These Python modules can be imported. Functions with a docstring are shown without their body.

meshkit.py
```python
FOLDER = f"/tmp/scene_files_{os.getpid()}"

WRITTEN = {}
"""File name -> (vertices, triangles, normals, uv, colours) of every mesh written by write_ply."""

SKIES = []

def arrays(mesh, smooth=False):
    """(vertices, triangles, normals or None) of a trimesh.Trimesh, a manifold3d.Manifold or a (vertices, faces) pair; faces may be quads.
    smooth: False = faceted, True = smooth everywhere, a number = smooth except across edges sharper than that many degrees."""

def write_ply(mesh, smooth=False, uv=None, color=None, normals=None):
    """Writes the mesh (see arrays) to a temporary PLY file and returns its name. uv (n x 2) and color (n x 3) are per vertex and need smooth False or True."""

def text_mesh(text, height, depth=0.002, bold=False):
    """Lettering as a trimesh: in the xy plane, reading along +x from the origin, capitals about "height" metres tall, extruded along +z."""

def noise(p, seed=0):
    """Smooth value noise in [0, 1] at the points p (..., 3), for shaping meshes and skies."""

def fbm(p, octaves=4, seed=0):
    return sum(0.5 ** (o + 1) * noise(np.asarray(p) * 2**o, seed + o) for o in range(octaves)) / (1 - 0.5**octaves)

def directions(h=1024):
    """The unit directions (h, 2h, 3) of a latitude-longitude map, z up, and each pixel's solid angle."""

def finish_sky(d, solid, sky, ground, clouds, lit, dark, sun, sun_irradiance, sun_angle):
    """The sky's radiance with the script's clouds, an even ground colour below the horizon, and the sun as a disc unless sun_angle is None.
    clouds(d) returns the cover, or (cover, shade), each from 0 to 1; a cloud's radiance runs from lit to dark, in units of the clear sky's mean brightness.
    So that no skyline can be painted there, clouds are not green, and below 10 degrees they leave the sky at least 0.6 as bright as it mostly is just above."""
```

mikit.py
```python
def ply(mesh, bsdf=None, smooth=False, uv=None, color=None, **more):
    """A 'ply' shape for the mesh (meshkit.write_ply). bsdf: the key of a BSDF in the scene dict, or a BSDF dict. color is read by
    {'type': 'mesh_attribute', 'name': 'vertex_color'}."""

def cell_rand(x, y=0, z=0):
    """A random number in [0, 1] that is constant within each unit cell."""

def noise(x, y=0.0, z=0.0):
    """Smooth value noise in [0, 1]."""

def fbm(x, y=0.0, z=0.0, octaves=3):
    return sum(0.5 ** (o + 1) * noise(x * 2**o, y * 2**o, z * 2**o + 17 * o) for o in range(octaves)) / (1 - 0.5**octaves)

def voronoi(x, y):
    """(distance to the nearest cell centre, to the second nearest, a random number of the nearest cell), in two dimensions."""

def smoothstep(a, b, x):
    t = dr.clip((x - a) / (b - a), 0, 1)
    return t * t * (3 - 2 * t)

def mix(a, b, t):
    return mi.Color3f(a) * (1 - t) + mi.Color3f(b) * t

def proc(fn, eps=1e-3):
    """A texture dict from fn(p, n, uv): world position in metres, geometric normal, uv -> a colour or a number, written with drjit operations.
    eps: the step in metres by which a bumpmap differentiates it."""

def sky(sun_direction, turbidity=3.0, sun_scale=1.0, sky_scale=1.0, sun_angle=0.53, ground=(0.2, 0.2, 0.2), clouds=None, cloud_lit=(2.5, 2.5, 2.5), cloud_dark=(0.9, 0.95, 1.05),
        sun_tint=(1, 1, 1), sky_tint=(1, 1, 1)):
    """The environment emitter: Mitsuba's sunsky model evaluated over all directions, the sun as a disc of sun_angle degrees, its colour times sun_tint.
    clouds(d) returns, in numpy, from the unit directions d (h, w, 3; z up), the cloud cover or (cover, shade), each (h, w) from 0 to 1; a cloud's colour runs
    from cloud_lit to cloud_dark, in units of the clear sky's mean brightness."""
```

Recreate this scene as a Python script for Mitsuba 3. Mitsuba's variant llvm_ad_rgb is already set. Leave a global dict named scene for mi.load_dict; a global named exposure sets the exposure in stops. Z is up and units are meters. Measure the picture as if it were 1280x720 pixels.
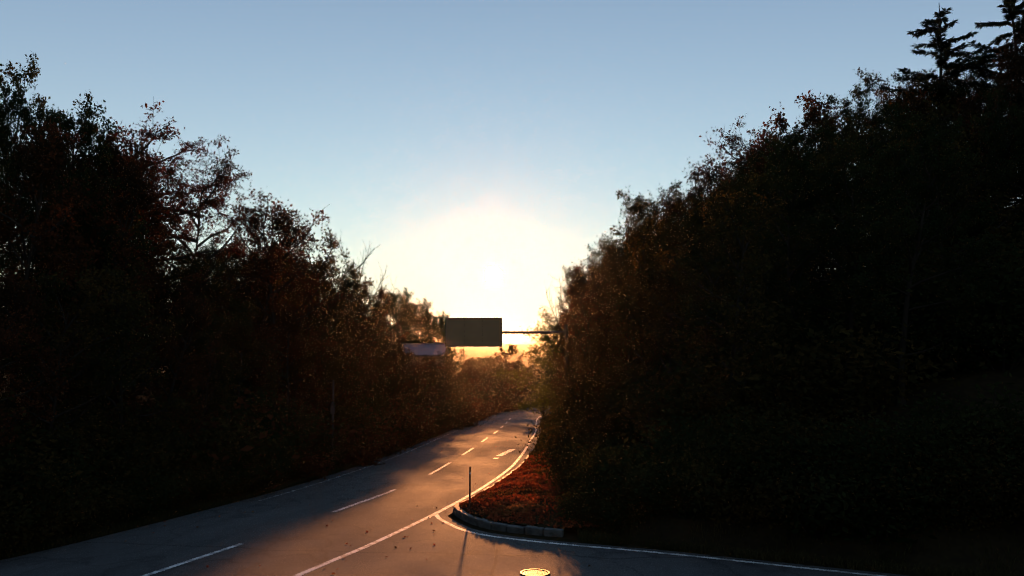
import math, random
import numpy as np
import drjit as dr
import trimesh
import mitsuba as mi
import mikit, meshkit
from shapely.geometry import Polygon, LineString, Point, box as sbox
from shapely.ops import unary_union

scene, labels = {}, {}
T = mi.ScalarTransform4f
rng = np.random.default_rng(7)

# ------------------------------------------------------------------ camera, sky, exposure
FOCAL, CAM_H, HORIZON = 914.0, 4.2, 425.0          # focal length in pixels of the 1280 px wide photograph
PITCH = math.atan((HORIZON - 360) / FOCAL)
FWD = np.array([0, math.cos(PITCH), math.sin(PITCH)])
UP = np.array([0, -math.sin(PITCH), math.cos(PITCH)])
EYE = np.array([0, 0, CAM_H])


def ray(u, v):
    d = FWD * FOCAL + np.array([1.0, 0, 0]) * (u - 640) + UP * (360 - v)
    return d / np.linalg.norm(d)


scene['camera'] = {'type': 'perspective', 'fov': math.degrees(2 * math.atan(640 / FOCAL)), 'fov_axis': 'x',
                   'near_clip': 0.1, 'far_clip': 20000.0,
                   'to_world': T().look_at(origin=EYE.tolist(), target=(EYE + FWD).tolist(), up=[0, 0, 1]),
                   'medium': {'type': 'ref', 'id': 'air'}}
SUN = ray(617, 343)
scene['sky'] = mikit.sky(SUN.tolist(), turbidity=1.0, sun_scale=1.05, sky_scale=1.08, sun_angle=1.0,
                         sun_tint=(1.0, 0.77, 1.6), sky_tint=(1.09, 1.165, 1.42))
exposure = 2.8
SIGMA = 0.00004
scene['air'] = {'type': 'homogeneous', 'albedo': {'type': 'rgb', 'value': [0.95, 0.95, 0.95]}, 'sigma_t': SIGMA,
                'phase': {'type': 'hg', 'g': 0.9}}

# ------------------------------------------------------------------ helpers


def tag(key, label=None, category=None, group=None, kind=None):
    d = {k: v for k, v in (('label', label), ('category', category), ('group', group), ('kind', kind)) if v}
    labels[key] = d


used = {}


def numbered(name):
    n = used.get(name, -1) + 1
    used[name] = n
    return name if n == 0 else f'{name}_{n:03d}'


def interp(pts):
    pts = np.array(pts, float)
    from scipy.interpolate import PchipInterpolator
    return PchipInterpolator(pts[:, 1], pts[:, 0], extrapolate=True)


def smooth01(a, b, x):
    t = np.clip((np.asarray(x, float) - a) / (b - a), 0, 1)
    return t * t * (3 - 2 * t)


# lines of the road, x as a function of the distance y
centre_x = interp([(-15.5, -40), (-11.6, 0), (-8.5, 16.5), (-7.45, 20.6), (-6.2, 25.9), (-4.97, 31.7), (-4.15, 37.3), (-3.6, 43.6),
                   (-2.8, 54.8), (-2.17, 66), (-1.5, 77), (-0.9, 92), (-0.2, 110), (2.2, 130), (7.0, 148), (15.0, 165)])
right_x = interp([(-12, -40), (-8.2, 0), (-5.05, 16.5), (-3.85, 20.6), (-2.55, 25.9), (-1.39, 31.7), (-0.62, 36.5), (0, 41.3),
                  (0.75, 50), (1.3, 58), (1.8, 66), (2.5, 77), (3.0, 92), (3.8, 110), (6.5, 130), (11.5, 148), (20, 165)])
left_x = interp([(-19.5, -40), (-15.8, 0), (-12.7, 16.5), (-11.4, 20.6), (-10.2, 25.9), (-9.1, 31.7), (-8.35, 37.3), (-7.7, 43.6),
                 (-6.9, 54.8), (-6.35, 66), (-5.8, 77), (-5.2, 92), (-4.5, 110), (-2.2, 130), (2.0, 148), (9.0, 165)])
# far edge of the side road, y as a function of x
SIDE = np.array([(-2.62, 25.75), (-2.45, 24.75), (-2.08, 23.8), (-1.55, 22.7), (-0.96, 21.95), (0, 21.25), (1.13, 20.65), (3.86, 19.45),
                 (7, 17.8), (9.3, 16.6), (14, 14.3), (24, 9.6), (60, -6)])


def profile(y):
    """Height of the road: a steady fall of 6.8 %, easing into the valley."""
    y = np.asarray(y, float)
    a = -0.068 * np.minimum(y, 95)
    t = np.clip(y - 95, 0, None)
    return a - 0.068 * 260 * (1 - np.exp(-t / 260)) - 8 * smooth01(300, 1500, y)


def side_y(x):
    return np.interp(x, SIDE[:, 0], SIDE[:, 1])


def terrain(x, y):
    x, y = np.asarray(x, float), np.asarray(y, float)
    yy = np.clip(y, -40, 165)
    z = profile(y)
    # right-hand slope
    d = x - np.where(y < 47, np.maximum(right_x(yy) + 1.6, 3.0), right_x(yy) + 1.6)
    far = np.clip(y - (np.where(x > -2.6, side_y(x), 26) + 1.2), 0, None)
    dd = np.minimum(np.clip(d, 0, None), far * 1.6)
    hill = 19 * (1 - np.exp(-dd * 0.50 / 19))
    # left-hand bank
    e = (left_x(yy) - 1.4) - x
    bank = 6 * (1 - np.exp(-np.clip(e, 0, None) * 0.22 / 6))
    fade = 1 - smooth01(150, 260, y)
    back = 26 * smooth01(-45, -130, y)                  # unseen bare ridge added behind the viewer to block low sky light
    n = meshkit.fbm(np.stack([x * 0.16, y * 0.16, 0 * x], -1), 3, 5) - 0.5
    rough = np.clip(np.maximum(dd, np.clip(e, 0, None)) / 4, 0, 1)
    far_hills = 22 * smooth01(1800, 3600, y) * meshkit.fbm(np.stack([x * 0.0011, y * 0.0008, 0 * x], -1), 3, 11)
    out = z + (hill + bank) * fade + n * 0.9 * rough * fade + far_hills + back
    return out


def gz(x, y):
    return float(terrain(np.array([x]), np.array([y]))[0])


def sheet(poly, lift, step=2.0):
    """A flat polygon (x, y) laid on the road's fall line, cut into strips so that it follows the profile."""
    x0, y0, x1, y1 = poly.bounds
    cuts = [y0 - 1, *np.arange(math.floor(y0), min(y1, 95), 12.0)[1:], *np.arange(max(y0, 95.0), y1, step), y1 + 1]
    cuts = sorted(set(round(float(c), 3) for c in cuts))
    vs, fs, at = [], [], 0
    for a, b in zip(cuts[:-1], cuts[1:]):
        piece = poly.intersection(sbox(x0 - 1, a, x1 + 1, b))
        for g in getattr(piece, 'geoms', [piece]):
            if g.is_empty or g.geom_type != 'Polygon' or g.area < 1e-5:
                continue
            v, f = trimesh.creation.triangulate_polygon(g, engine='earcut')
            v = np.column_stack([v, profile(v[:, 1]) + lift])
            vs.append(v); fs.append(f + at); at += len(v)
    v, f = np.vstack(vs), np.vstack(fs)
    n = np.cross(v[f[:, 1]] - v[f[:, 0]], v[f[:, 2]] - v[f[:, 0]])
    f = np.where(n[:, 2:] < 0, f[:, ::-1], f)
    return trimesh.Trimesh(v, f, process=False)


def tubes(paths, sides):
    """paths: list of (points, radii); all joined into (v, f)."""
    vs, fs, at = [], [], 0
    for (p, r), s in zip(paths, sides):
        p = np.asarray(p, float); r = np.broadcast_to(r, (len(p),))
        t = np.gradient(p, axis=0); t /= np.linalg.norm(t, axis=1, keepdims=True) + 1e-12
        ref = np.array([0, 0, 1.0]) if abs(t[:, 2].mean()) < 0.8 else np.array([1.0, 0, 0])
        a = np.cross(t, ref); a /= np.linalg.norm(a, axis=1, keepdims=True) + 1e-12
        b = np.cross(t, a)
        ang = np.arange(s) * 2 * np.pi / s
        v = p[:, None] + r[:, None, None] * (np.cos(ang)[None, :, None] * a[:, None] + np.sin(ang)[None, :, None] * b[:, None])
        i, j = np.meshgrid(np.arange(len(p) - 1), np.arange(s), indexing='ij')
        q = np.stack([i * s + j, i * s + (j + 1) % s, (i + 1) * s + (j + 1) % s, (i + 1) * s + j], -1).reshape(-1, 4)
        vs.append(v.reshape(-1, 3)); fs.append(np.vstack([q[:, [0, 1, 2]], q[:, [0, 2, 3]]]) + at); at += len(p) * s
    return np.vstack(vs), np.vstack(fs)


def rounded_box(sx, sy, sz, bevel):
    """A box with chamfered edges, centred in x and y, standing on z = 0."""
    pts = []
    for ax in range(3):
        for a in (-1, 1):
            for b in (-1, 1):
                for c in (-1, 1):
                    h = np.array([sx / 2, sy / 2, sz / 2]) - bevel
                    h[ax] += bevel
                    pts.append(h * np.array([a, b, c]))
    m = trimesh.convex.convex_hull(np.array(pts))
    m.apply_translation([0, 0, sz / 2])
    return m


# ------------------------------------------------------------------ materials
def asphalt_colour(p, n, uv):
    big = mikit.fbm(p.x * 0.35, p.y * 0.12, 0.0, 3)
    fine = mikit.noise(p.x * 38, p.y * 38, 1.0)
    mid = mikit.fbm(p.x * 3.0, p.y * 2.2, 3.0, 3)
    crack = mikit.smoothstep(0.035, 0.0, dr.abs(mikit.fbm(p.x * 0.55, p.y * 0.4, 9.0, 4) - 0.5))
    v = 0.044 + 0.034 * (big - 0.5) + 0.030 * (fine - 0.5) + 0.02 * (mid - 0.5)
    x0 = p.x - (-8.5 + 0.245 * (p.y - 16.5))               # across the lane, roughly
    track = dr.exp(-dr.square((x0 - 1.0) / 0.35)) + dr.exp(-dr.square((x0 - 2.6) / 0.35)) + dr.exp(-dr.square((x0 + 1.1) / 0.35)) + dr.exp(-dr.square((x0 + 2.7) / 0.35))
    v = v * (1 - 0.35 * crack) * (1 - 0.16 * track)
    seam = mikit.smoothstep(0.06, 0.02, dr.abs(p.y - 19.2 + 0.12 * p.x + 0.5 * (mikit.noise(p.x * 0.8, 3.0, 0.0) - 0.5)))
    seam += mikit.smoothstep(0.05, 0.02, dr.abs(p.x + 0.4 + 0.3 * (mikit.noise(p.y * 0.7, 5.0, 0.0) - 0.5))) * mikit.smoothstep(21.0, 20.0, p.y)
    patch = mikit.smoothstep(0.0, 0.05, p.x + 5.4) * mikit.smoothstep(0.0, 0.05, -1.9 - p.x + 0.2 * (p.y - 29)) * mikit.smoothstep(0.0, 0.05, p.y - 28.2) * mikit.smoothstep(0.0, 0.05, 33.5 - p.y)
    grit = mikit.smoothstep(0.80, 0.9, mikit.noise(p.x * 60, p.y * 60, 7.0))
    v = v * (1 - 0.55 * dr.minimum(seam, 1)) * (1 - 0.18 * patch) + 0.05 * grit
    return mi.Color3f(v * 1.06, v, v * 0.93)


def asphalt_rough(p, n, uv):
    return 0.78 + 0.2 * (mikit.fbm(p.x * 0.5, p.y * 0.25, 4.0, 3) - 0.3)


scene['asphalt'] = {'type': 'twosided', 'bsdf': {'type': 'bumpmap', 'arbitrary': mikit.proc(lambda p, n, uv: 0.004 * mikit.fbm(p.x * 45, p.y * 45, 0.0, 2) + 0.01 * mikit.fbm(p.x * 1.3, p.y * 1.1, 2.0, 2), eps=4e-3),
                    'scale': 1.0, 'bsdf': {'type': 'principled', 'base_color': mikit.proc(asphalt_colour), 'roughness': mikit.proc(asphalt_rough), 'specular': 0.3}}}


def paint_colour(p, n, uv):
    wear = mikit.smoothstep(0.42, 0.62, mikit.fbm(p.x * 7, p.y * 5, 2.0, 4))
    return mikit.mix((0.56, 0.54, 0.50), (0.13, 0.125, 0.115), wear * 0.75)


scene['road_paint'] = {'type': 'twosided', 'bsdf': {'type': 'principled', 'base_color': mikit.proc(paint_colour), 'roughness': 0.65, 'specular': 0.4}}


scene['worn_paint'] = {'type': 'twosided', 'bsdf': {'type': 'principled', 'base_color': mikit.proc(lambda p, n, uv: mikit.mix((0.30, 0.29, 0.27), (0.09, 0.088, 0.082), mikit.smoothstep(0.30, 0.55, mikit.fbm(p.x * 6, p.y * 4, 2.0, 4)))), 'roughness': 0.7, 'specular': 0.3}}


def soil_colour(p, n, uv):
    a = mikit.fbm(p.x * 0.8, p.y * 0.8, p.z * 0.8, 4)
    b = mikit.noise(p.x * 9, p.y * 9, p.z * 9)
    return mikit.mix((0.016, 0.012, 0.007), (0.036, 0.025, 0.012), mikit.smoothstep(0.25, 0.75, a * 0.7 + b * 0.3))


scene['soil'] = {'type': 'twosided', 'bsdf': {'type': 'diffuse', 'reflectance': mikit.proc(soil_colour)}}


def concrete_colour(p, n, uv):
    a = mikit.fbm(p.x * 4, p.y * 4, p.z * 6, 4)
    b = mikit.noise(p.x * 60, p.y * 60, p.z * 60)
    return mikit.mix((0.025, 0.024, 0.020), (0.085, 0.08, 0.07), mikit.smoothstep(0.25, 0.75, a) * 0.8 + b * 0.2)


scene['concrete'] = {'type': 'twosided', 'bsdf': {'type': 'principled', 'base_color': mikit.proc(concrete_colour), 'roughness': 0.6, 'specular': 0.4}}


def bark_colour(p, n, uv):
    a = mikit.fbm(p.x * 9, p.y * 9, p.z * 2.2, 3)
    return mikit.mix((0.012, 0.009, 0.007), (0.042, 0.033, 0.025), a)


scene['bark'] = {'type': 'twosided', 'bsdf': {'type': 'diffuse', 'reflectance': mikit.proc(bark_colour)}}
scene['leaf'] = {'type': 'principledthin', 'base_color': {'type': 'mesh_attribute', 'name': 'vertex_color'}, 'roughness': 0.55, 'diff_trans': 0.9, 'spec_trans': 0.0}
scene['galvanised_steel'] = {'type': 'twosided', 'bsdf': {'type': 'principled', 'base_color': {'type': 'rgb', 'value': [0.045, 0.045, 0.045]}, 'roughness': 0.5, 'metallic': 0.6}}
scene['sign_veil_brown'] = {'type': 'twosided', 'bsdf': {'type': 'principled', 'base_color': mikit.proc(lambda p, n, uv: mikit.mix((0.30, 0.145, 0.053), (0.38, 0.19, 0.07), mikit.fbm(p.x * 2, p.y * 2, p.z * 1.1, 3))), 'roughness': 0.55}}  # brown panel paint, warmed further to carry the golden veil of sunlight
scene['brown_steel'] = {'type': 'twosided', 'bsdf': {'type': 'principled', 'base_color': {'type': 'rgb', 'value': [0.03, 0.02, 0.013]}, 'roughness': 0.5}}
scene['sign_front'] = {'type': 'twosided', 'bsdf': {'type': 'principled', 'base_color': {'type': 'rgb', 'value': [0.03, 0.08, 0.30]}, 'roughness': 0.45}}


def iron_colour(p, n, uv):
    a = mikit.fbm(p.x * 14, p.y * 14, 0.0, 3)
    return mikit.mix((0.10, 0.080, 0.040), (0.20, 0.165, 0.09), a)


scene['cast_iron'] = {'type': 'twosided', 'bsdf': {'type': 'principled', 'base_color': mikit.proc(iron_colour), 'metallic': 0.85, 'roughness': 0.48}}
scene['rubber'] = {'type': 'twosided', 'bsdf': {'type': 'principled', 'base_color': {'type': 'rgb', 'value': [0.10, 0.035, 0.015]}, 'roughness': 0.5}}
scene['reflector_tape'] = {'type': 'twosided', 'bsdf': {'type': 'principled', 'base_color': {'type': 'rgb', 'value': [0.6, 0.6, 0.58]}, 'roughness': 0.35}}

# ------------------------------------------------------------------ the ground
xs = np.unique(np.round(np.concatenate([-np.geomspace(60, 5000, 30)[::-1], np.arange(-60, -20, 2.0), np.arange(-20, 30, 1.0), np.arange(30, 80, 2.0), np.geomspace(80, 5000, 30)]), 3))
ys = np.unique(np.round(np.concatenate([[-300, -160, -100], np.arange(-60, 0, 4.0), np.arange(0, 95, 1.0), np.arange(95, 270, 4.0), np.geomspace(270, 6000, 45)]), 3))
X, Y = np.meshgrid(xs, ys, indexing='ij')
Z = terrain(X, Y) - 0.03
idx = np.arange(X.size).reshape(X.shape)
quads = np.stack([idx[:-1, :-1], idx[1:, :-1], idx[1:, 1:], idx[:-1, 1:]], -1).reshape(-1, 4)
scene['ground'] = mikit.ply((np.column_stack([X.ravel(), Y.ravel(), Z.ravel()]), quads), 'soil', smooth=True)
tag('ground', kind='structure')

# ------------------------------------------------------------------ the road
yy = np.arange(-40, 165.1, 0.75)
left_edge = np.column_stack([left_x(yy) - 0.7, yy])
right_edge = np.column_stack([right_x(yy) + 0.55, yy])
main = Polygon(np.vstack([left_edge, right_edge[::-1]]))
dirs = np.gradient(SIDE, axis=0); dirs /= np.linalg.norm(dirs, axis=1, keepdims=True)
side_out = SIDE + np.column_stack([-dirs[:, 1], dirs[:, 0]]) * 0.35        # asphalt runs a little past the line
side = Polygon(np.vstack([side_out, [(60, -14), (24, 1.5), (9, 3), (2, -2), (-4, -14), (-9, -14), (-9, 10), (-5, 20)]])).buffer(0)
road_poly = unary_union([main, side]).buffer(0)
scene['road'] = mikit.ply(sheet(road_poly, 0.0), 'asphalt')
tag('road', kind='structure')


def strip(fx, y0, y1, w, n=None):
    t = np.linspace(y0, y1, n or max(2, int((y1 - y0) / 0.6) + 1))
    return LineString(np.column_stack([fx(t), t])).buffer(w / 2, cap_style=2, join_style=1)


for y0, y1 in [(9.2, 14.6), (15.0, 20.6), (25.9, 31.7), (37.3, 43.4), (48.2, 54.4), (60.5, 65.8), (71.8, 77), (83, 88), (94, 99), (105, 110)]:
    scene[numbered('road__centre_dash')] = mikit.ply(sheet(strip(centre_x, y0, y1, 0.16), 0.005), 'road_paint')
scene['road__edge_line'] = mikit.ply(sheet(strip(left_x, 28.5, 150, 0.11), 0.005), 'worn_paint')
used['road__edge_line'] = 0
scene[numbered('road__edge_line')] = mikit.ply(sheet(strip(right_x, 8, 120, 0.17), 0.005), 'road_paint')
from scipy.interpolate import PchipInterpolator
sp = np.concatenate([[0], np.cumsum(np.linalg.norm(np.diff(SIDE, axis=0), axis=1))])
sx, sy = PchipInterpolator(sp, SIDE[:, 0]), PchipInterpolator(sp, SIDE[:, 1])
ss = np.linspace(0.12, 40, 160)
line = LineString(np.column_stack([sx(ss), sy(ss)])).buffer(0.075, cap_style=2)
line = line.difference(strip(right_x, 8, 120, 0.18))
scene[numbered('road__edge_line')] = mikit.ply(sheet(line, 0.005), 'road_paint')
# two worn white marks in the far right-hand lane
for (ax, ay), (bx, by), w in [((-1.05, 45.6), (-0.95, 46.4), 0.3), ((-0.85, 47.6), (0.08, 53.2), 0.42)]:
    scene[numbered('road__worn_paint_mark')] = mikit.ply(sheet(LineString([(ax, ay), (bx, by)]).buffer(w / 2, cap_style=2), 0.005), 'road_paint')

# ------------------------------------------------------------------ the manhole
mx, my = 0.53, 17.3
mz = float(profile(my)); tilt = math.degrees(math.atan(-0.068))
M = T().translate([mx, my, mz + 0.002]).rotate([1, 0, 0], tilt)


def disc_ring(r0, r1, h, n=64):
    prof = np.array([(r0, 0), (r1, 0), (r1, h * 0.6), (r1 - 0.006, h), (r0 + 0.004, h), (r0, h * 0.7), (r0, 0)])
    return trimesh.creation.revolve(prof, sections=n)


cover = [trimesh.creation.revolve(np.array([(0, 0), (0.288, 0), (0.288, 0.010), (0.284, 0.014), (0, 0.014)]), sections=64)]
for r in (0.05, 0.11, 0.17, 0.23):
    k = max(6, int(2 * math.pi * r / 0.055))
    for i in range(k):
        a = 2 * math.pi * (i + (0.5 if round(r * 100) % 2 else 0)) / k
        b = rounded_box(0.030, 0.030, 0.006, 0.003); b.apply_transform(trimesh.transformations.rotation_matrix(a, [0, 0, 1])); b.apply_translation([r * math.cos(a), r * math.sin(a), 0.0135])
        cover.append(b)
scene['manhole__cover'] = mikit.ply(trimesh.util.concatenate(cover), 'cast_iron', smooth=30, to_world=M)
scene['manhole__rim'] = mikit.ply(disc_ring(0.300, 0.350, 0.026), 'cast_iron', smooth=30, to_world=M)
tag('manhole', 'round iron manhole cover glinting in the sunlit asphalt at the bottom of the picture', 'manhole cover')

# ------------------------------------------------------------------ the traffic island
iy = np.arange(27.2, 46.1, 0.5)
main_side = np.column_stack([right_x(iy) + 0.62, iy])
t = np.linspace(0, 1, 9)[:, None]
tip = np.array([(-1.78, 26.9), (-1.93, 26.4), (-1.9, 25.7), (-1.62, 24.7), (-1.2, 23.75), (-0.7, 23.0)])
front = np.array([(-0.1, 22.5), (0.6, 22.1), (1.0, 21.92), (1.25, 21.82)])
kerb_path = np.vstack([main_side[::-1], tip, front])
kl = np.concatenate([[0], np.cumsum(np.linalg.norm(np.diff(kerb_path, axis=0), axis=1))])
kx, ky = PchipInterpolator(kl, kerb_path[:, 0]), PchipInterpolator(kl, kerb_path[:, 1])
stone = rounded_box(0.57, 0.2, 0.34, 0.025)
stone_ply = mikit.ply(stone, 'concrete')
for s in np.arange(0.3, kl[-1], 0.6):
    x, y = float(kx(s)), float(ky(s))
    a = math.degrees(math.atan2(float(ky(s + 0.1) - ky(s - 0.1)), float(kx(s + 0.1) - kx(s - 0.1))))
    scene[numbered('traffic_island__kerb_stone')] = {**stone_ply, 'to_world': T().translate([x, y, float(profile(y)) - 0.15 + rng.uniform(-0.03, 0.03)]).rotate([0, 0, 1], a + rng.uniform(-4, 4)).rotate([1, 0, 0], rng.uniform(-5, 5)).rotate([0, 1, 0], rng.uniform(-2, 2))}
isl = Polygon(np.vstack([kerb_path, [(2.4, 21.8), (3.4, 22.4), (3.6, 30), (3.2, 46)]])).buffer(-0.07)
ix, iy2 = np.meshgrid(np.arange(-3, 6, 0.25), np.arange(20, 46.5, 0.25), indexing='ij')
from shapely import contains_xy, distance, points as spoints


def island_z(x, y):
    d = distance(spoints(np.column_stack([np.ravel(x), np.ravel(y)])), isl.exterior).reshape(np.shape(x))
    return profile(y) + 0.17 + 0.45 * (1 - np.exp(-d / 1.1)) + 0.12 * (meshkit.fbm(np.stack([x * 1.3, y * 1.3, 0 * x], -1), 3, 3) - 0.4)


iz = island_z(ix, iy2)
ins = contains_xy(isl.buffer(0.12), ix, iy2)
idx = np.arange(ix.size).reshape(ix.shape)
q = np.stack([idx[:-1, :-1], idx[1:, :-1], idx[1:, 1:], idx[:-1, 1:]], -1).reshape(-1, 4)
q = q[ins.ravel()[q].all(1)]
scene['traffic_island'] = mikit.ply((np.column_stack([ix.ravel(), iy2.ravel(), iz.ravel()]), q), 'soil', smooth=True)
tag('traffic_island', kind='structure')

# ------------------------------------------------------------------ trees: prototypes
def wander(r, p0, d0, length, n, wob, lift):
    """A wavering polyline from p0 along d0."""
    p, d = [np.array(p0, float)], np.array(d0, float)
    for _ in range(n):
        d = d + r.normal(0, wob, 3) + np.array([0, 0, lift])
        d /= np.linalg.norm(d)
        p.append(p[-1] + d * length / n)
    return np.array(p)


def leaf_cloud(r, pos, nrm, size, aspect, fold=0.25):
    """Folded rhombic leaves at pos; returns (v, f)."""
    n = len(pos)
    u = r.normal(0, 1, (n, 3)); nrm = nrm / (np.linalg.norm(nrm, axis=1, keepdims=True) + 1e-9)
    u -= nrm * (u * nrm).sum(1, keepdims=True); u /= np.linalg.norm(u, axis=1, keepdims=True) + 1e-9
    w = np.cross(nrm, u)
    s = (size * r.uniform(0.65, 1.35, n))[:, None]
    v = np.stack([pos - u * s * 0.5, pos + w * s * aspect * 0.5 + nrm * s * fold * 0.3, pos + u * s * 0.5, pos - w * s * aspect * 0.5 + nrm * s * fold * 0.3], 1).reshape(-1, 3)
    i = np.arange(n)[:, None] * 4
    f = np.vstack([i + [0, 1, 2], i + [0, 2, 3]])
    return v, f


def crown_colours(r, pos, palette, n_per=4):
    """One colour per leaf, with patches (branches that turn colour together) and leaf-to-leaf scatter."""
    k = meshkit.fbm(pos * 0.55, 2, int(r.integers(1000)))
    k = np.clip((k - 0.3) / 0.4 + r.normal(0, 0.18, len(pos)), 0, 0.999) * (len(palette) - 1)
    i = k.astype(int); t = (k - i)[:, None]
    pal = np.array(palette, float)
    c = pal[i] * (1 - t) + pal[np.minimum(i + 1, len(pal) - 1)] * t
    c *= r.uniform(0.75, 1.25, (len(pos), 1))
    return np.repeat(np.clip(c, 0.003, 0.6), n_per, 0)


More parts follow.
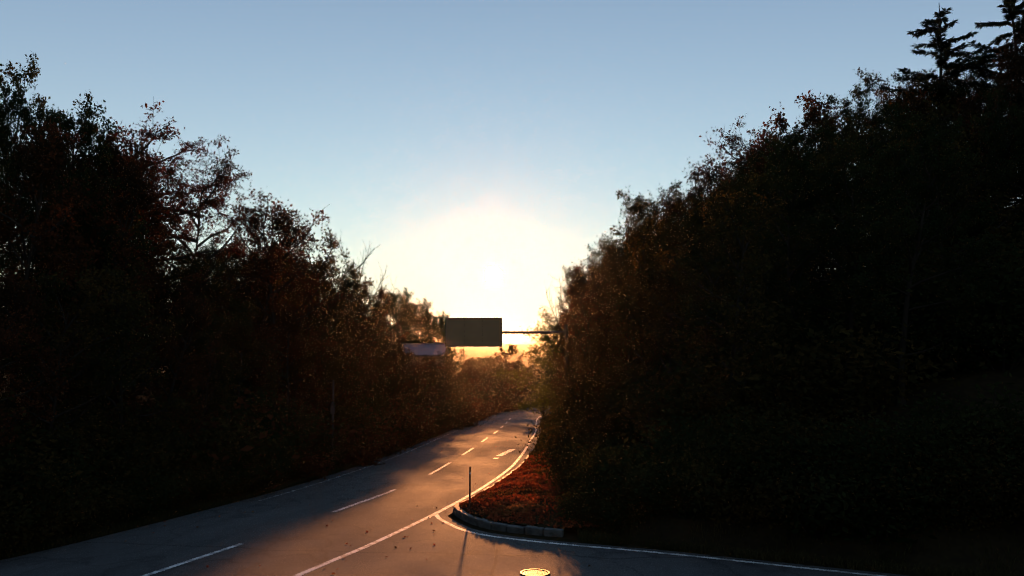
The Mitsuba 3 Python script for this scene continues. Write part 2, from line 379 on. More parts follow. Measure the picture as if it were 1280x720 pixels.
def broadleaf(seed, H=14.0, R=4.2, base=0.18, limbs=20, subs=7, twigs=6, leaves=15, leaf=0.17, palette=None, layered=0.0, sparse=0.0, shape=0.7, round_top=0.68):
    r = np.random.default_rng(seed)
    paths, sides = [], []
    tr = wander(r, (0, 0, -0.4), (0, 0, 1), H * 0.93 + 0.4, 14, 0.05, 0.06)
    rad = np.linspace(H * 0.014, 0.02, 15); rad[0] *= 1.5
    paths.append((tr, rad)); sides.append(9)
    lp, ln = [], []
    for k in range(limbs):
        f = base + (0.97 - base) * ((k + r.uniform(0.1, 0.9)) / limbs)
        i = f * 14; a = int(i); p0 = tr[a] * (1 - i + a) + tr[min(a + 1, 14)] * (i - a)
        az = k * 2.399 + r.normal(0, 0.4)
        q = (f - base) / (1 - base)
        prof = (math.sin(math.pi * (0.16 + round_top * q ** shape)) ** 0.8)
        L = R * max(0.22, prof) * r.uniform(0.75, 1.18)
        el = (0.15 + 0.75 * q) * (1 - layered) + 0.12 * layered
        d = np.array([math.cos(az) * math.cos(el), math.sin(az) * math.cos(el), math.sin(el)])
        limb = wander(r, p0, d, L, 7, 0.13, 0.02 + 0.05 * (1 - layered) - 0.03 * layered)
        paths.append((limb, np.linspace(0.012 * L + 0.025, 0.012, 8))); sides.append(5)
        for s in range(subs):
            g = 0.22 + 0.78 * (s + r.uniform(0, 1)) / subs
            j = min(int(g * 7), 6); t = g * 7 - j
            b0 = limb[j] * (1 - t) + limb[j + 1] * t
            fwd = limb[j + 1] - limb[j]; fwd /= np.linalg.norm(fwd)
            e = r.normal(0, 1, 3); e[2] *= (1 - 0.85 * layered); e[2] += 0.25 * (1 - layered)
            e = fwd * 0.75 + e / (np.linalg.norm(e) + 1e-9); e /= np.linalg.norm(e)
            sl = (0.42 - 0.22 * g) * L * r.uniform(0.7, 1.3) + 0.35
            sub = wander(r, b0, e, sl, 4, 0.16, 0.01)
            paths.append((sub, np.linspace(0.018, 0.006, 5))); sides.append(3)
            if r.random() < sparse:
                continue
            for w in range(twigs):
                h = r.uniform(0.2, 1.0) * 4; j2 = min(int(h), 3); t2 = h - j2
                c0 = sub[j2] * (1 - t2) + sub[j2 + 1] * t2
                e2 = r.normal(0, 1, 3); e2[2] *= (1 - 0.8 * layered); e2 /= np.linalg.norm(e2)
                tl = r.uniform(0.25, 0.6)
                paths.append((np.array([c0, c0 + e2 * tl * 0.5 + r.normal(0, 0.03, 3), c0 + e2 * tl]), np.array([0.007, 0.005, 0.003]))); sides.append(3)
                m = max(2, int(leaves * r.uniform(0.5, 1.5)))
                at = c0 + e2[None] * tl * r.uniform(0.1, 1.15, (m, 1)) + r.normal(0, 0.13, (m, 3)) * np.array([1, 1, 1 - 0.6 * layered])
                lp.append(at)
                nn = r.normal(0, 1, (m, 3)); nn[:, 2] += 0.8 + 1.5 * layered
                ln.append(nn)
    wood = tubes(paths, sides)
    if not lp:
        return wood, None
    lp, ln = np.vstack(lp), np.vstack(ln)
    v, f = leaf_cloud(r, lp, ln, leaf, 0.62)
    return wood, (v, f, crown_colours(r, lp, palette))


def conifer(seed, H=15.0, R=3.0, whorls=26, palette=None, droop=-0.25, dens=1.0):
    r = np.random.default_rng(seed)
    paths, sides, lp, ld = [], [], [], []
    tr = wander(r, (0, 0, -0.4), (0, 0, 1), H + 0.4, 16, 0.012, 0.03)
    paths.append((tr, np.linspace(H * 0.013, 0.012, 17))); sides.append(8)
    for k in range(whorls):
        f = 0.14 + 0.85 * (k + r.uniform(-0.2, 0.2)) / whorls
        i = f * 16; a = min(int(i), 15); p0 = tr[a] * (1 - i + a) + tr[a + 1] * (i - a)
        for b in range(r.integers(4, 7)):
            az = r.uniform(0, 2 * math.pi)
            L = (R * (1 - f) ** 0.8 + 0.25) * r.uniform(0.55, 1.25)
            el = 0.25 - 0.5 * (1 - f) + r.normal(0, 0.1)
            d = np.array([math.cos(az) * math.cos(el), math.sin(az) * math.cos(el), math.sin(el)])
            br = wander(r, p0, d, L, 5, 0.07, 0.035)
            paths.append((br, np.linspace(0.012 * L + 0.012, 0.006, 6))); sides.append(3)
            m = int(80 * L * dens) + 12
            t = r.uniform(0.08, 1.0, m) * 5; j = np.minimum(t.astype(int), 4); tt = (t - j)[:, None]
            c = br[j] * (1 - tt) + br[j + 1] * tt
            axis = br[j + 1] - br[j]; axis /= np.linalg.norm(axis, axis=1, keepdims=True)
            side = np.cross(axis, [0, 0, 1.0]) * r.choice([-1, 1], (m, 1))
            dirn = axis * 0.6 + side * r.uniform(0.3, 1.1, (m, 1)) + np.array([0, 0, 1]) * r.normal(-0.12, 0.3, (m, 1))
            dirn /= np.linalg.norm(dirn, axis=1, keepdims=True)
            lp.append(c); ld.append(dirn)
    lp, ld = np.vstack(lp), np.vstack(ld)
    n = len(lp)
    up = np.array([0, 0, 1.0]) + r.normal(0, 0.35, (n, 3)); w = np.cross(ld, up); w /= np.linalg.norm(w, axis=1, keepdims=True)
    s = r.uniform(0.12, 0.30, (n, 1))
    v = np.stack([lp, lp + ld * s * 0.55 + w * s * 0.16, lp + ld * s + np.array([0, 0, -0.03]), lp + ld * s * 0.55 - w * s * 0.16], 1).reshape(-1, 3)
    i = np.arange(n)[:, None] * 4
    return tubes(paths, sides), (v, np.vstack([i + [0, 1, 2], i + [0, 2, 3]]), crown_colours(r, lp, palette))


def bush(seed, H=2.0, R=1.5, n=2600, leaf=0.13, palette=None):
    r = np.random.default_rng(seed)
    paths, sides, pos = [], [], []
    for k in range(15):
        az = k * 2.399; sp = math.sqrt((k + 0.5) / 15)
        d = np.array([math.cos(az) * sp * R / H * 1.3, math.sin(az) * sp * R / H * 1.3, 1.0]); d /= np.linalg.norm(d)
        st = wander(r, (math.cos(az) * 0.12, math.sin(az) * 0.12, -0.25), d, H * r.uniform(0.75, 1.1) * (1 - 0.25 * sp), 6, 0.12, 0.0)
        paths.append((st, np.linspace(0.022, 0.005, 7))); sides.append(4)
        m = n // 15
        t = r.uniform(0.12, 1.0, m) ** 0.7 * 6; j = np.minimum(t.astype(int), 5); tt = (t - j)[:, None]
        pos.append(st[j] * (1 - tt) + st[j + 1] * tt + r.normal(0, 0.22, (m, 3)) * np.array([R / 1.3, R / 1.3, 0.8]))
    pos = np.vstack(pos); pos[:, 2] = np.maximum(pos[:, 2], 0.02)
    nn = r.normal(0, 1, (len(pos), 3)); nn[:, 2] += 0.6
    v, f = leaf_cloud(r, pos, nn, leaf, 0.6)
    return tubes(paths, sides), (v, f, crown_colours(r, pos, palette))


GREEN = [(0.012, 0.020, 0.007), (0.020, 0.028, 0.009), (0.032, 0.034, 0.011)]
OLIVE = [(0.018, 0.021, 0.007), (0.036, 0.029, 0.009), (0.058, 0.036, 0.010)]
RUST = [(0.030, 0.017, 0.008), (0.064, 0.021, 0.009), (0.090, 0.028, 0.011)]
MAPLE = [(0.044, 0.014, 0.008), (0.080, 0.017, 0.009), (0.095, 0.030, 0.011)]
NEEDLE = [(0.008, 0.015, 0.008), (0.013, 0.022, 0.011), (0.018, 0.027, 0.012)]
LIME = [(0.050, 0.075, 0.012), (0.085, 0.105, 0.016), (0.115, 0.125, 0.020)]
protos = {}


def proto(name, H, made):
    wood, crown = made
    scene[f'wood_{name}'] = {'type': 'shapegroup', 'wood': mikit.ply(wood, 'bark', smooth=True)}
    if crown:
        v, f, c = crown
        scene[f'leaves_{name}'] = {'type': 'shapegroup', 'leaves': mikit.ply((v, f), 'leaf', color=c)}
        top = float(np.quantile(v[:, 2], 0.9985))
        tip = v[v[:, 2] > 0.95 * top].mean(0)[:2]
    else:
        top = float(np.max(wood[0][:, 2]))
        tip = wood[0][wood[0][:, 2] > 0.95 * top].mean(0)[:2]
    protos[name] = (top, crown is not None, tip)


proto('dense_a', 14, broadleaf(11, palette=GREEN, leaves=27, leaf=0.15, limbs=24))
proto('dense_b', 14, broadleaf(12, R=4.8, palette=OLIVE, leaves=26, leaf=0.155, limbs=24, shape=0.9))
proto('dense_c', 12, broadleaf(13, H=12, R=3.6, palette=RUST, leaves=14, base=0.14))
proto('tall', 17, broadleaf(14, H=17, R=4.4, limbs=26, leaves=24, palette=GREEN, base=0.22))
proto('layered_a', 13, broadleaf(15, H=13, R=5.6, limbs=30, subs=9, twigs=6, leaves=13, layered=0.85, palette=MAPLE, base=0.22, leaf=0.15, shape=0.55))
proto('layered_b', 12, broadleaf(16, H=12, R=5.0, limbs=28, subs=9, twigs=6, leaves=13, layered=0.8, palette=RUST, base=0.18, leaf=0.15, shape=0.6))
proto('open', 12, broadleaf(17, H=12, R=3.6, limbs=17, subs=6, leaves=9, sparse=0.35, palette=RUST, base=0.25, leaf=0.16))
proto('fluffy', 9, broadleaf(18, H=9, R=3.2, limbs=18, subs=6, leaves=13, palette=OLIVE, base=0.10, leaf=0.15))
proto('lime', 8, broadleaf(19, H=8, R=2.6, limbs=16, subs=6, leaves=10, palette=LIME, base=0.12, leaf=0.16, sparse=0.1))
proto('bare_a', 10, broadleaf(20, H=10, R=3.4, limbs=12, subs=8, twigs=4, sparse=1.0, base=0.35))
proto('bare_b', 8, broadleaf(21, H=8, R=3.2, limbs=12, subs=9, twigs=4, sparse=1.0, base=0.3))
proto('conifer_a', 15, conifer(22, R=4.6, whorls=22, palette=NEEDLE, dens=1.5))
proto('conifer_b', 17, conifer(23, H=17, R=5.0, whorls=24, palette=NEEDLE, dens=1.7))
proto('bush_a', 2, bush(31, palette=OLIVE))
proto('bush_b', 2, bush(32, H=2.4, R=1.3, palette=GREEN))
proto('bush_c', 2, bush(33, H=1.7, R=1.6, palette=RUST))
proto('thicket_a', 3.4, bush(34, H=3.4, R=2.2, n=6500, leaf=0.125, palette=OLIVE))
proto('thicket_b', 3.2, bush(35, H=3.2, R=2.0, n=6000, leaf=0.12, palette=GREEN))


def plant(kind, p, x, y, height, label, category, group=None, squash=1.0, turn=None, base=None):
    """One tree or bush of prototype p, its foot on the ground at (x, y)."""
    key = numbered(kind)
    top, leafy, _ = protos[p]
    s = height / top
    M = T().translate([x, y, (gz(x, y) if base is None else base) - 0.05]).rotate([0, 0, 1], float(rng.uniform(0, 360)) if turn is None else turn).scale([s * squash, s * squash, s])
    stem = 'stems' if kind.endswith('bush') else 'trunk'
    scene[f'{key}__{stem}'] = {'type': 'instance', 'shapegroup': {'type': 'ref', 'id': f'wood_{p}'}, 'to_world': M}
    if leafy:
        scene[f'{key}__{"foliage" if stem == "stems" else "crown"}'] = {'type': 'instance', 'shapegroup': {'type': 'ref', 'id': f'leaves_{p}'}, 'to_world': M}
    tag(key, label, category, group)
    return key


def tree_at(kind, p, u, v, y, label, group=None, squash=1.0, turn=None):
    """A tree whose top stands where pixel (u, v) of the photograph looks, y metres away."""
    d = ray(u, v); q = EYE + d * (y / d[1])
    turn = float(rng.uniform(0, 360)) if turn is None else turn
    top, _, tip = protos[p]
    s = (q[2] - gz(q[0], y)) / top * squash
    a = math.radians(turn)                              # a leaning trunk: put the foot so that the top, not the foot, is at the spot
    fx, fy = q[0] - s * (tip[0] * math.cos(a) - tip[1] * math.sin(a)), y - s * (tip[0] * math.sin(a) + tip[1] * math.cos(a))
    lo, hi = float(left_x(min(fy, 165))) - 1.3, float(right_x(min(fy, 165))) + 1.1
    if lo < fx < hi and fy < 168:                       # keep the trunk off the road
        fx = lo if fx < (lo + hi) / 2 else hi
    return plant(kind, p, fx, fy, q[2] - gz(fx, fy), label, 'tree', group, squash, turn)


# ------------------------------------------------------------------ the left-hand trees, nearest first
BROAD, THIN = 'broadleaf_tree', 'bare_tree'
L = [
    (BROAD, 'dense_b', -50, 84, 27, 'dense dark broadleaf tree cut by the left edge of the picture', 0.8),
    (BROAD, 'dense_a', 34, 74, 29, 'tallest dense dark tree at the far left, its rounded top against the blue sky', 0.62),
    (BROAD, 'tall', 88, 122, 31, 'dense dark tree just right of the tallest one on the left, with a lower shoulder', 0.75),
    (BROAD, 'dense_c', 142, 160, 34, 'dark tree between the dense left clump and the layered red maple', 0.75),
    ('maple_tree', 'layered_a', 204, 142, 38, 'tall red leaved maple in open horizontal layers with sky showing through', 0.72),
    ('maple_tree', 'layered_b', 272, 188, 41, 'lower rust leaved maple in flat layers, right of the tall layered maple', 0.62),
    (BROAD, 'open', 320, 240, 44, 'loose open tree of rust leaves right of the layered maples', 1.0),
    (BROAD, 'dense_c', 352, 258, 46, 'rust brown tree with a ragged rounded top on the left skyline', 1.0),
    (BROAD, 'fluffy', 388, 284, 49, 'olive brown tree ending the high part of the left skyline', 0.9),
    (THIN, 'bare_a', 440, 288, 54, 'thin leafless tree rising pale above the left skyline', 0.7),
    (BROAD, 'fluffy', 418, 326, 52, 'low bushy olive tree under the leafless tree on the left', 1.1),
    (BROAD, 'dense_c', 456, 350, 57, 'small rounded tree stepping down the left skyline towards the sign', 0.85),
    (THIN, 'bare_b', 478, 338, 62, 'small leafless treetop showing above the lower left skyline', 0.6),
    (BROAD, 'tall', 494, 360, 90, 'small loose tree near the low end of the left skyline', 1.0),
    (BROAD, 'tall', 520, 373, 94, 'golden edged loose tree second from the low end of the left skyline', 1.0),
    (BROAD, 'tall', 545, 389, 100, 'backlit tree at the low end of the left skyline, beside the road sign', 0.95),
]
for kind, p, u, v, y, text, sq in L:
    tree_at(kind, p, u, v, y, text, None, sq)

G1 = 'dark trees massed behind the left roadside'
for k in range(44):
    y = 14 + 64 * ((k * 0.618) % 1) ** 0.9
    x = float(left_x(y)) - rng.uniform(6.5, 24)
    sky = np.interp(640 + FOCAL * x / y, [-900, 0, 40, 105, 160, 222, 292, 366, 410, 440, 480, 505, 560], [60, 108, 104, 148, 200, 300, 300, 300, 325, 345, 372, 440, 456])
    top = (EYE + ray(640 + FOCAL * x / y, sky) * (y / ray(640 + FOCAL * x / y, sky)[1]))[2]
    h = min(16.0, top - gz(x, y) - rng.uniform(0, 2.5))
    if h < 3:
        continue
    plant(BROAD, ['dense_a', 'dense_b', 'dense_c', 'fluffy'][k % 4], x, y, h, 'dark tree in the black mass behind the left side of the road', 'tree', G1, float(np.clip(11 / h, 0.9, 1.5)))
G2 = 'dark bushes lining the left roadside'
for k in range(70):
    y = 13 + k * 1.12
    x = float(left_x(y)) - rng.uniform(1.6, 2.3) - (k % 2) * rng.uniform(0.8, 2.6)
    plant('roadside_bush', ['thicket_a', 'thicket_b', 'bush_c' if y > 30 else 'thicket_a'][k % 3], x, y, rng.uniform(1.5, 2.6) + (k % 2) * (1.4 if y < 60 else 0.3), 'dark bush at the foot of the trees along the left edge of the road', 'bush', G2, 1.15)
G3 = 'lower trees leaning over the left roadside'
for k in range(22):
    y = 17 + k * 3.0
    x = float(left_x(y)) - rng.uniform(3.2, 4.6)
    u = 640 + FOCAL * x / y
    sky = np.interp(u, [-900, 0, 40, 105, 160, 222, 292, 366, 410, 440, 480, 505, 560], [60, 170, 170, 210, 260, 330, 330, 320, 345, 362, 385, 440, 458])
    d = ray(u, sky); h = min(8.5, (EYE + d * (y / d[1]))[2] - gz(x, y)) * rng.uniform(0.8, 1.0)
    plant(BROAD, ['fluffy', 'dense_c', 'lime' if k > 18 else 'fluffy'][k % 3], x, y, h, 'low dark tree in the front row along the left edge of the road', 'tree', G3, 1.0)

# ------------------------------------------------------------------ the right-hand slope
R = [
    ('conifer_tree', 'conifer_b', 1345, -60, 34, 'dark conifer cut by the right edge of the picture', 1.1),
    ('conifer_tree', 'conifer_b', 1272, -8, 37, 'tall dark conifer at the top right corner', 1.4),
    ('conifer_tree', 'conifer_a', 1168, 20, 40, 'pointed conifer standing clear above the right skyline', 1.25),
    (BROAD, 'dense_a', 1226, 74, 38, 'rounded dark tree between the two conifers on the right skyline', 1.0),
    (BROAD, 'dense_b', 1190, 84, 41, 'dark broadleaf crown at the foot of the pointed conifer', 0.9),
    (BROAD, 'dense_b', 1120, 88, 42, 'dark tree with a bumpy top left of the pointed conifer', 0.9),
    (BROAD, 'dense_a', 1073, 103, 43, 'dark tree second left of the pointed conifer', 0.9),
    (BROAD, 'dense_c', 1014, 120, 45, 'rust tinged tree on the upper right skyline', 0.9),
    (BROAD, 'layered_b', 972, 150, 46, 'rust brown tree with jutting sprays midway up the right skyline', 0.75),
    (BROAD, 'open', 932, 165, 47, 'loose brown tree jutting out midway along the right skyline', 1.0),
    (BROAD, 'dense_c', 888, 200, 49, 'brown tree below the jutting loose tree on the right skyline', 0.9),
    (BROAD, 'dense_b', 846, 228, 51, 'dark tree on the lower half of the right skyline', 0.9),
    (BROAD, 'fluffy', 806, 264, 54, 'small crowned tree on the lower right skyline', 1.0),
    (BROAD, 'fluffy', 770, 302, 57, 'bushy tree third from the low end of the right skyline', 0.9),
    (BROAD, 'dense_c', 740, 322, 60, 'brown backlit tree at the steep low end of the right skyline', 0.8),
    (BROAD, 'fluffy', 722, 352, 66, 'backlit tree hanging over the right edge of the road, nearest the sun', 0.7),
    (THIN, 'bare_b', 700, 340, 64, 'leafless branches reaching towards the sun from the right', 0.8),
    (BROAD, 'lime', 682, 384, 72, 'small lime green backlit tree glowing just right of the sun', 0.75),
]
for kind, p, u, v, y, text, sq in R:
    tree_at(kind, p, u, v, y, text, None, sq)
SKY_R = ([640, 690, 705, 720, 745, 770, 800, 850, 930, 1000, 1050, 1110, 1200, 1280, 1500, 2400], [470, 430, 405, 360, 335, 305, 268, 245, 195, 155, 130, 115, 105, 60, -40, -300])
G4 = 'dark trees massed on the right slope'
for k in range(95):
    y = 21.5 + 55 * ((k * 0.618 + 0.13) % 1) ** 1.15
    d0 = 3.9 + 27 * ((k * 0.755 + 0.4) % 1) ** 1.2 * (1 if y < 50 else 0.6)
    d0 = max(d0, 5.2)                                  # crowns stay off the road
    x = float(right_x(y)) + d0
    if y < side_y(x) + 2.5 or (x < 4.6 and y < 38):
        continue
    u = 640 + FOCAL * x / y
    d = ray(u, np.interp(u, *SKY_R)); h = min(15.0, (EYE + d * (y / d[1]))[2] - gz(x, y) - rng.uniform(0.2, 2.0))
    if h < 2.5:
        continue
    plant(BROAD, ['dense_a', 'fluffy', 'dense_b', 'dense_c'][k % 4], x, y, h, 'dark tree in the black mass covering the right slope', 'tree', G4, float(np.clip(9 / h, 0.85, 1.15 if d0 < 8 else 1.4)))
G5 = 'dark bushes along the foot of the right slope'
for k in range(46):
    x = 2.6 + 0.38 * k
    y = float(side_y(x)) + 1.9 + rng.uniform(0, 1.6)
    plant('roadside_bush', ['thicket_b', 'thicket_a', 'bush_b'][k % 3], x, y, rng.uniform(1.6, 2.8), 'dark bush behind the white line of the side road', 'bush', G5, 1.15)
G6 = 'dark bushes on the right edge of the far road'
for k in range(40):
    y = 40 + k * 1.5
    x = float(right_x(y)) + rng.uniform(3.7, 4.8) + (0.9 if y > 54 else 0)
    plant('roadside_bush', ['thicket_a', 'thicket_b', 'thicket_a'][k % 3], x, y, rng.uniform(2.0, 3.8), 'dark bush crowding the right edge of the road beyond the island', 'bush', G6, 0.95)
for k, (x, y, h) in enumerate([(3.0, 27.5, 2.6), (3.0, 30.5, 3.2), (3.0, 33.5, 3.4), (4.3, 36.5, 3.8), (4.2, 38.2, 4.2), (2.9, 25.2, 2.4), (3.1, 23.4, 2.4)]):
    plant('roadside_bush', ['thicket_b', 'thicket_a'][k % 2], x, y, h, 'dark bush closing off the right end of the red leaved island', 'bush', 'bushes at the back of the island', 0.9)

# ------------------------------------------------------------------ trees beyond the bend
C = [
    ('fluffy', 565, 440, 78, 'golden backlit tree on the left of the bend, under the left half of the sign'),
    ('fluffy', 540, 444, 74, 'olive tree in front of the house at the left edge of the road'),
    ('dense_c', 502, 434, 70, 'rust tinged tree hiding the left part of the house'),
    ('dense_c', 590, 448, 128, 'hazy brown tree in the middle of the view below the sign'),
    ('dense_b', 615, 444, 150, 'hazy round tree beyond the bend under the right end of the sign'),
    ('dense_c', 640, 430, 160, 'tallest hazy tree closing the view beyond the bend, right of the sign'),
    ('dense_a', 662, 428, 140, 'hazy olive tree beyond the bend, beside the dark right slope'),
    ('lime', 676, 402, 88, 'yellow green sapling overhanging the right edge of the road below the sun'),
]
for p, u, v, y, text in C:
    tree_at(BROAD, p, u, v, y, text, None, 1.4)
G7 = 'hazy trees filling the view beyond the bend'
for k in range(46):
    y = 128 + 90 * ((k * 0.618) % 1)
    x = -26 + 50 * ((k * 0.755 + 0.2) % 1)
    if float(left_x(min(y, 165))) - 2.5 < x < float(right_x(min(y, 165))) + 2.5 and y < 168:
        continue
    u = 640 + FOCAL * x / y
    d = ray(u, 446 + rng.uniform(0, 16)); h = (EYE + d * (y / d[1]))[2] - gz(x, y)
    if h > 3:
        plant(BROAD, ['dense_c', 'dense_b', 'fluffy'][k % 3], x, y, min(h, 15), 'hazy brown tree in the wood beyond the bend of the road', 'tree', G7, 1.2)
G8 = 'bushes on the left of the bend'
for k in range(26):
    y = 86 + k * 2.2
    x = float(left_x(y)) - rng.uniform(1.5, 3.0)
    plant('roadside_bush', ['bush_c', 'bush_a'][k % 2], x, y, rng.uniform(2.0, 3.8), 'golden brown bush on the left edge of the road near the bend', 'bush', G8, 1.1)

G9 = 'dark undergrowth on the right slope'
for k in range(130):
    y = 22.0 + 24 * ((k * 0.618 + 0.3) % 1)
    x = 6 + 30 * ((k * 0.755 + 0.1) % 1)
    if y < side_y(x) + 3:
        continue
    plant('slope_bush', ['thicket_b', 'thicket_a'][k % 2], x, y, rng.uniform(2.6, 4.2), 'dark bush under the trees on the right slope', 'bush', G9, 1.25)

for x, y, h, text in [(-7.25, 78.6, 6.4, 'slim golden brown tree at the right corner of the house'), (-8.7, 78.4, 6.9, 'brown tree in front of the middle of the house'), (-10.3, 78.0, 7.4, 'dark brown tree in front of the left end of the house')]:
    plant(BROAD, 'fluffy', x, y, h, text, 'tree', None, 1.05)

plant(BROAD, 'fluffy', 3.3, 36.9, 7.6, 'dark bushy tree hiding the foot and post of the road sign', 'tree', None, 0.8)
for u, v, y in [(484, 366, 104), (508, 378, 106), (532, 388, 110), (552, 398, 114)]:
    tree_at(BROAD, 'dense_c', u, v, y, 'brown tree behind the house, just under the low end of the left skyline', 'trees standing behind the house', 1.0)

# ------------------------------------------------------------------ the overhead sign, seen from behind
SY = 39.0
sx0, sx1, sz0, sz1 = -3.545, -0.552, 3.86, 5.36


def part(key, pieces, mat, smooth=False, **more):
    scene[key] = mikit.ply(trimesh.util.concatenate(pieces) if isinstance(pieces, list) else pieces, mat, smooth=smooth, **more)


def bar(p0, p1, r, sides=20):
    m = trimesh.creation.cylinder(radius=r, segment=[p0, p1], sections=sides)
    return m


def block(cx, cy, cz, sx, sy, sz, bevel=0.006):
    b = rounded_box(sx, sy, sz, bevel); b.apply_translation([cx, cy, cz - sz / 2])
    return b


scx, scz = (sx0 + sx1) / 2, (sz0 + sz1) / 2
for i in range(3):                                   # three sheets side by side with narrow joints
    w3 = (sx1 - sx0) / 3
    part(numbered('road_sign__panel'), block(sx0 + w3 * (i + 0.5), SY, scz, w3 - 0.006, 0.012, sz1 - sz0 - 0.02), 'sign_veil_brown')
part('road_sign__backing', block(scx, SY + 0.012, scz, sx1 - sx0 - 0.045, 0.012, sz1 - sz0 - 0.05, 0.001), 'brown_steel')
rim = [block(scx, SY, sz0, sx1 - sx0 + 0.04, 0.06, 0.04), block(scx, SY, sz1, sx1 - sx0 + 0.04, 0.06, 0.04), block(sx0, SY, scz, 0.04, 0.06, sz1 - sz0 - 0.045), block(sx1, SY, scz, 0.04, 0.06, sz1 - sz0 - 0.045)]
part('road_sign__frame', rim, 'brown_steel')
for z in (scz - 0.45, scz + 0.45):
    part(numbered('road_sign__rail'), block(scx, SY + 0.045, z, sx1 - sx0 - 0.1, 0.05, 0.08), 'brown_steel')
px = 2.9
pz = gz(px, SY)
part('road_sign__arm', bar([sx0 + 0.5, SY + 0.165, 4.60], [px, SY + 0.165, 4.60], 0.07), 'brown_steel', smooth=30)
for x in (sx1 - 0.5, scx, sx0 + 0.6):
    part(numbered('road_sign__bracket'), [block(x, SY + 0.095, 4.60, 0.12, 0.05, 1.1), block(x, SY + 0.17, 4.60, 0.13, 0.1, 0.17)], 'brown_steel')
part('road_sign__post', bar([px, SY, pz - 0.3], [px, SY, 5.0], 0.105), 'brown_steel', smooth=30)
part('road_sign__post__cap', bar([px, SY, 5.0], [px, SY, 5.03], 0.115), 'brown_steel', smooth=30)
part('road_sign__post__clamp', block(px, SY + 0.1, 4.60, 0.26, 0.24, 0.22), 'brown_steel')
tag('road_sign', 'large dark overhead road sign on a side arm, warm sun veil painted into its brown panel', 'road sign')

# ------------------------------------------------------------------ the thin marker post on the island's tip
bx, by = -1.42, 25.1
bz = float(island_z(np.array([bx]), np.array([by]))[0]) - 0.02
part('marker_post__post', trimesh.creation.revolve(np.array([(0, 0), (0.032, 0), (0.030, 1.36), (0.024, 1.39), (0, 1.395)]), sections=20), 'rubber', smooth=30, to_world=T().translate([bx, by, bz]))
part('marker_post__base', trimesh.creation.revolve(np.array([(0, 0), (0.11, 0), (0.11, 0.02), (0.06, 0.05), (0.038, 0.09), (0.038, 0.10), (0, 0.10)]), sections=24), 'rubber', smooth=30, to_world=T().translate([bx, by, bz - 0.01]))
for z in (1.15,):
    part(numbered('marker_post__reflector_band'), trimesh.creation.revolve(np.array([(0.029, 0), (0.0335, 0), (0.0335, 0.05), (0.029, 0.05)]), sections=20), 'reflector_tape', smooth=30, to_world=T().translate([bx, by, bz + z]))
tag('marker_post', 'thin dark marker post on the tip of the red leaved island, casting a long shadow', 'post')

# ------------------------------------------------------------------ the slim pole on the left roadside
ux, uy = float(left_x(38)) - 0.95, 38.0
uz = gz(ux, uy)
part('roadside_pole__shaft', trimesh.creation.revolve(np.array([(0, -0.2), (0.065, -0.2), (0.05, 4.7), (0, 4.72)]), sections=20), 'galvanised_steel', smooth=30, to_world=T().translate([ux, uy, uz]))
part('roadside_pole__base_plate', block(0, 0, 0.02, 0.28, 0.28, 0.03), 'galvanised_steel', to_world=T().translate([ux, uy, uz]))
part('roadside_pole__plate', [block(0, -0.075, 3.3, 0.22, 0.02, 0.6), block(0, -0.05, 3.3, 0.16, 0.05, 0.06)], 'galvanised_steel', to_world=T().translate([ux, uy, uz]))
tag('roadside_pole', 'slim grey steel pole standing in the shade on the left edge of the road', 'pole')

# ------------------------------------------------------------------ the house left of the bend
scene['house_wall'] = {'type': 'twosided', 'bsdf': {'type': 'diffuse', 'reflectance': mikit.proc(lambda p, n, uv: mikit.mix((0.20, 0.16, 0.13), (0.30, 0.25, 0.21), mikit.fbm(p.x * 0.9, p.y * 0.9, p.z * 0.35, 4)))}}
scene['house_roof'] = {'type': 'twosided', 'bsdf': {'type': 'principled', 'base_color': mikit.proc(lambda p, n, uv: mikit.mix((0.075, 0.072, 0.078), (0.12, 0.115, 0.12), mikit.fbm(p.x * 0.7, p.y * 0.5, p.z * 0.5, 4))), 'roughness': 0.55}}
scene['window_glass'] = {'type': 'twosided', 'bsdf': {'type': 'principled', 'base_color': {'type': 'rgb', 'value': [0.03, 0.035, 0.04]}, 'roughness': 0.12, 'specular': 0.6}}
scene['window_frame'] = {'type': 'twosided', 'bsdf': {'type': 'principled', 'base_color': {'type': 'rgb', 'value': [0.5, 0.5, 0.5]}, 'roughness': 0.4}}
hx0, hx1, hy0, hy1 = -12.0, -7.8, 80.4, 86.0
hz = gz(hx1, hy0) - 0.4
eave, ridge = 2.45, 3.55
hym = (hy0 + hy1) / 2
prof = np.array([(hy0, hz), (hy1, hz), (hy1, eave + 0.2), (hym, ridge - 0.12), (hy0, eave + 0.2)])
wall = trimesh.creation.extrude_polygon(Polygon(prof), hx1 - hx0, engine='earcut')
wall.apply_transform(np.array([[0, 0, 1, hx0], [1, 0, 0, 0], [0, 1, 0, 0], [0, 0, 0, 1.0]]))
part('house__wall', wall, 'house_wall')


def slope(y_lo, z_lo, y_hi, z_hi, x0, x1, thick):
    p = Polygon([(y_lo, z_lo), (y_hi, z_hi), (y_hi, z_hi + thick), (y_lo, z_lo + thick)])
    m = trimesh.creation.extrude_polygon(p, x1 - x0, engine='earcut')
    m.apply_transform(np.array([[0, 0, 1, x0], [1, 0, 0, 0], [0, 1, 0, 0], [0, 0, 0, 1.0]]))
    return m


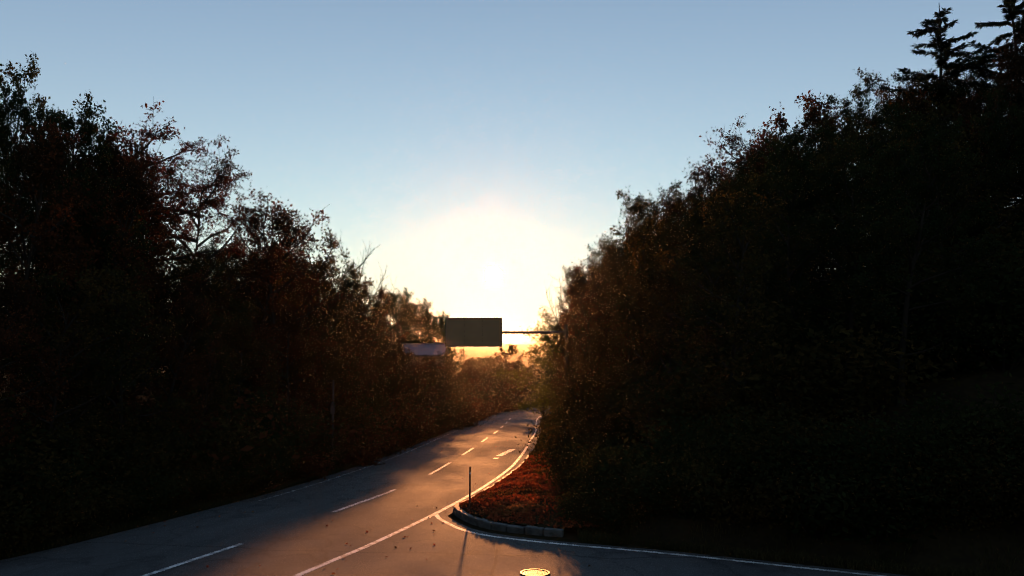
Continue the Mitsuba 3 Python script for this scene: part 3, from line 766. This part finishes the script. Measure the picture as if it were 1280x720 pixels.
k_ = (ridge - eave) / (hym - hy0)
roof = [slope(hy0 - 0.5, eave - 0.5 * k_ + 0.2, hym, ridge + 0.2 - 0.12, hx0 - 0.4, hx1 + 0.4, 0.12), slope(hy1 + 0.5, eave - 0.5 * k_ + 0.2, hym, ridge + 0.2 - 0.12, hx0 - 0.4, hx1 + 0.4, 0.12)]
n_seam = 13
for i in range(n_seam):
    x = hx0 - 0.36 + i * (hx1 - hx0 + 0.72) / (n_seam - 1)
    roof.append(slope(hy0 - 0.5, eave - 0.5 * k_ + 0.32, hym, ridge + 0.32 - 0.12, x - 0.02, x + 0.02, 0.045))
part('house__roof', roof, 'house_roof')
part('house__roof__ridge_cap', block((hx0 + hx1) / 2, hym, ridge + 0.25, hx1 - hx0 + 0.84, 0.3, 0.10), 'house_roof')
for zc in (hz + 2.0, hz + 5.2):
    for xc in (hx0 + 1.2, hx0 + 3.8):
        w = numbered('house__window')
        part(w, block(xc, hy0 - 0.01, zc, 1.2, 0.05, 1.1), 'window_frame')
        for dx in (-0.28, 0.28):
            part(numbered(w + '__pane'), block(xc + dx, hy0 - 0.034, zc, 0.5, 0.012, 0.96, 0.002), 'window_glass')
tag('house', 'pale house with a grey metal roof, half hidden by trees left of the bend', 'house')

# ------------------------------------------------------------------ red ground cover, fallen leaves, verge grass
r = np.random.default_rng(99)
n = 60000
px_, py_ = r.uniform(-2.2, 3.8, n), r.uniform(21.3, 46, n)
dist = np.where(contains_xy(isl, px_, py_), distance(spoints(np.column_stack([px_, py_])), isl.exterior), -1)
den = meshkit.fbm(np.stack([px_ * 0.9, py_ * 0.9, 0 * px_], -1), 3, 21)
ok = (dist > 0.02) & (den > r.uniform(0.1, 0.55, n))
px_, py_, dist, den = px_[ok], py_[ok], dist[ok], den[ok]
clump = 0.40 * np.clip(meshkit.fbm(np.stack([px_ * 1.7, py_ * 1.7, 0 * px_], -1), 2, 8) - 0.25, 0, 1) * np.clip(dist / 0.5, 0.1, 1)
pos = np.column_stack([px_, py_, island_z(px_, py_) + 0.03 + clump * r.uniform(0.1, 1.0, len(px_))])
nn = r.normal(0, 1, pos.shape); nn[:, 2] += 1.0
v, f = leaf_cloud(r, pos, nn, 0.10, 0.6)
RED = [(0.080, 0.045, 0.018), (0.24, 0.045, 0.020), (0.34, 0.075, 0.030), (0.27, 0.11, 0.036)]
scene['ground_cover'] = mikit.ply((v, f), 'leaf', color=crown_colours(r, pos, RED))
tag('ground_cover', 'low red and rust coloured ground cover on the traffic island', 'ground cover', None, 'stuff')


def grass(name, pts, label, hgt):
    k = len(pts)
    z = terrain(pts[:, 0], pts[:, 1]) - 0.02
    a = r.uniform(0, 2 * np.pi, k); h = hgt * r.uniform(0.5, 1.3, k); lean = r.normal(0, 0.35, (k, 2)) * h[:, None]
    w = 0.008
    b = np.column_stack([pts, z]); d = np.column_stack([np.cos(a), np.sin(a), 0 * a]) * w
    t = b + np.column_stack([lean, h]); m = b + np.column_stack([lean * 0.35, h * 0.6])
    v = np.stack([b - d, b + d, m - d * 0.7, m + d * 0.7, t], 1).reshape(-1, 3)
    i = np.arange(k)[:, None] * 5
    f = np.vstack([i + [0, 1, 3], i + [0, 3, 2], i + [2, 3, 4]])
    pal = [(0.030, 0.032, 0.010), (0.060, 0.050, 0.018), (0.085, 0.065, 0.026)]
    scene[name] = mikit.ply((v, f), 'leaf', color=crown_colours(r, b, pal, 5))
    tag(name, label, 'grass', None, 'stuff')


gy = r.uniform(14, 90, 16000) ** 1.0
gp = np.column_stack([left_x(gy) - 0.7 - np.abs(r.normal(0.1, 0.5, len(gy))), gy])
gx = r.uniform(1.9, 16, 9000)
gp2 = np.column_stack([gx, side_y(gx) + 0.5 + np.abs(r.normal(0.1, 0.6, len(gx)))])
gy3 = r.uniform(46, 100, 5000)
gp3 = np.column_stack([right_x(gy3) + 0.65 + np.abs(r.normal(0.1, 0.6, len(gy3))), gy3])
grass('roadside_grass', np.vstack([gp, gp2, gp3]), 'dry grass growing along the edges of the road', 0.22)
lx, ly = r.uniform(-12, 8, 2600), r.uniform(14, 70, 2600)
edge = np.minimum(np.abs(lx - (left_x(ly) - 0.5)), np.abs(lx - (right_x(ly) + 0.45)))
keep = (r.random(len(lx)) < np.exp(-edge / 0.7) + 0.03) & (lx > left_x(ly) - 0.6) & ((lx < right_x(ly) + 0.5) | (ly < side_y(lx)))
lp = np.column_stack([lx, ly, profile(ly) + 0.018])[keep]
nn = r.normal(0, 0.35, lp.shape); nn[:, 2] = 1
v, f = leaf_cloud(r, lp, nn, 0.09, 0.65)
scene['fallen_leaves'] = mikit.ply((v, f), 'leaf', color=crown_colours(r, lp, RED))
tag('fallen_leaves', 'scattered fallen leaves on the asphalt along the road edges', 'leaves', None, 'stuff')

# ------------------------------------------------------------------ the air
scene['haze'] = {'type': 'cube', 'to_world': T().translate([0, 2850, -5]).scale([5100, 3200, 50]), 'bsdf': {'type': 'null'}, 'interior': {'type': 'ref', 'id': 'air'}}
tag('haze', kind='stuff')
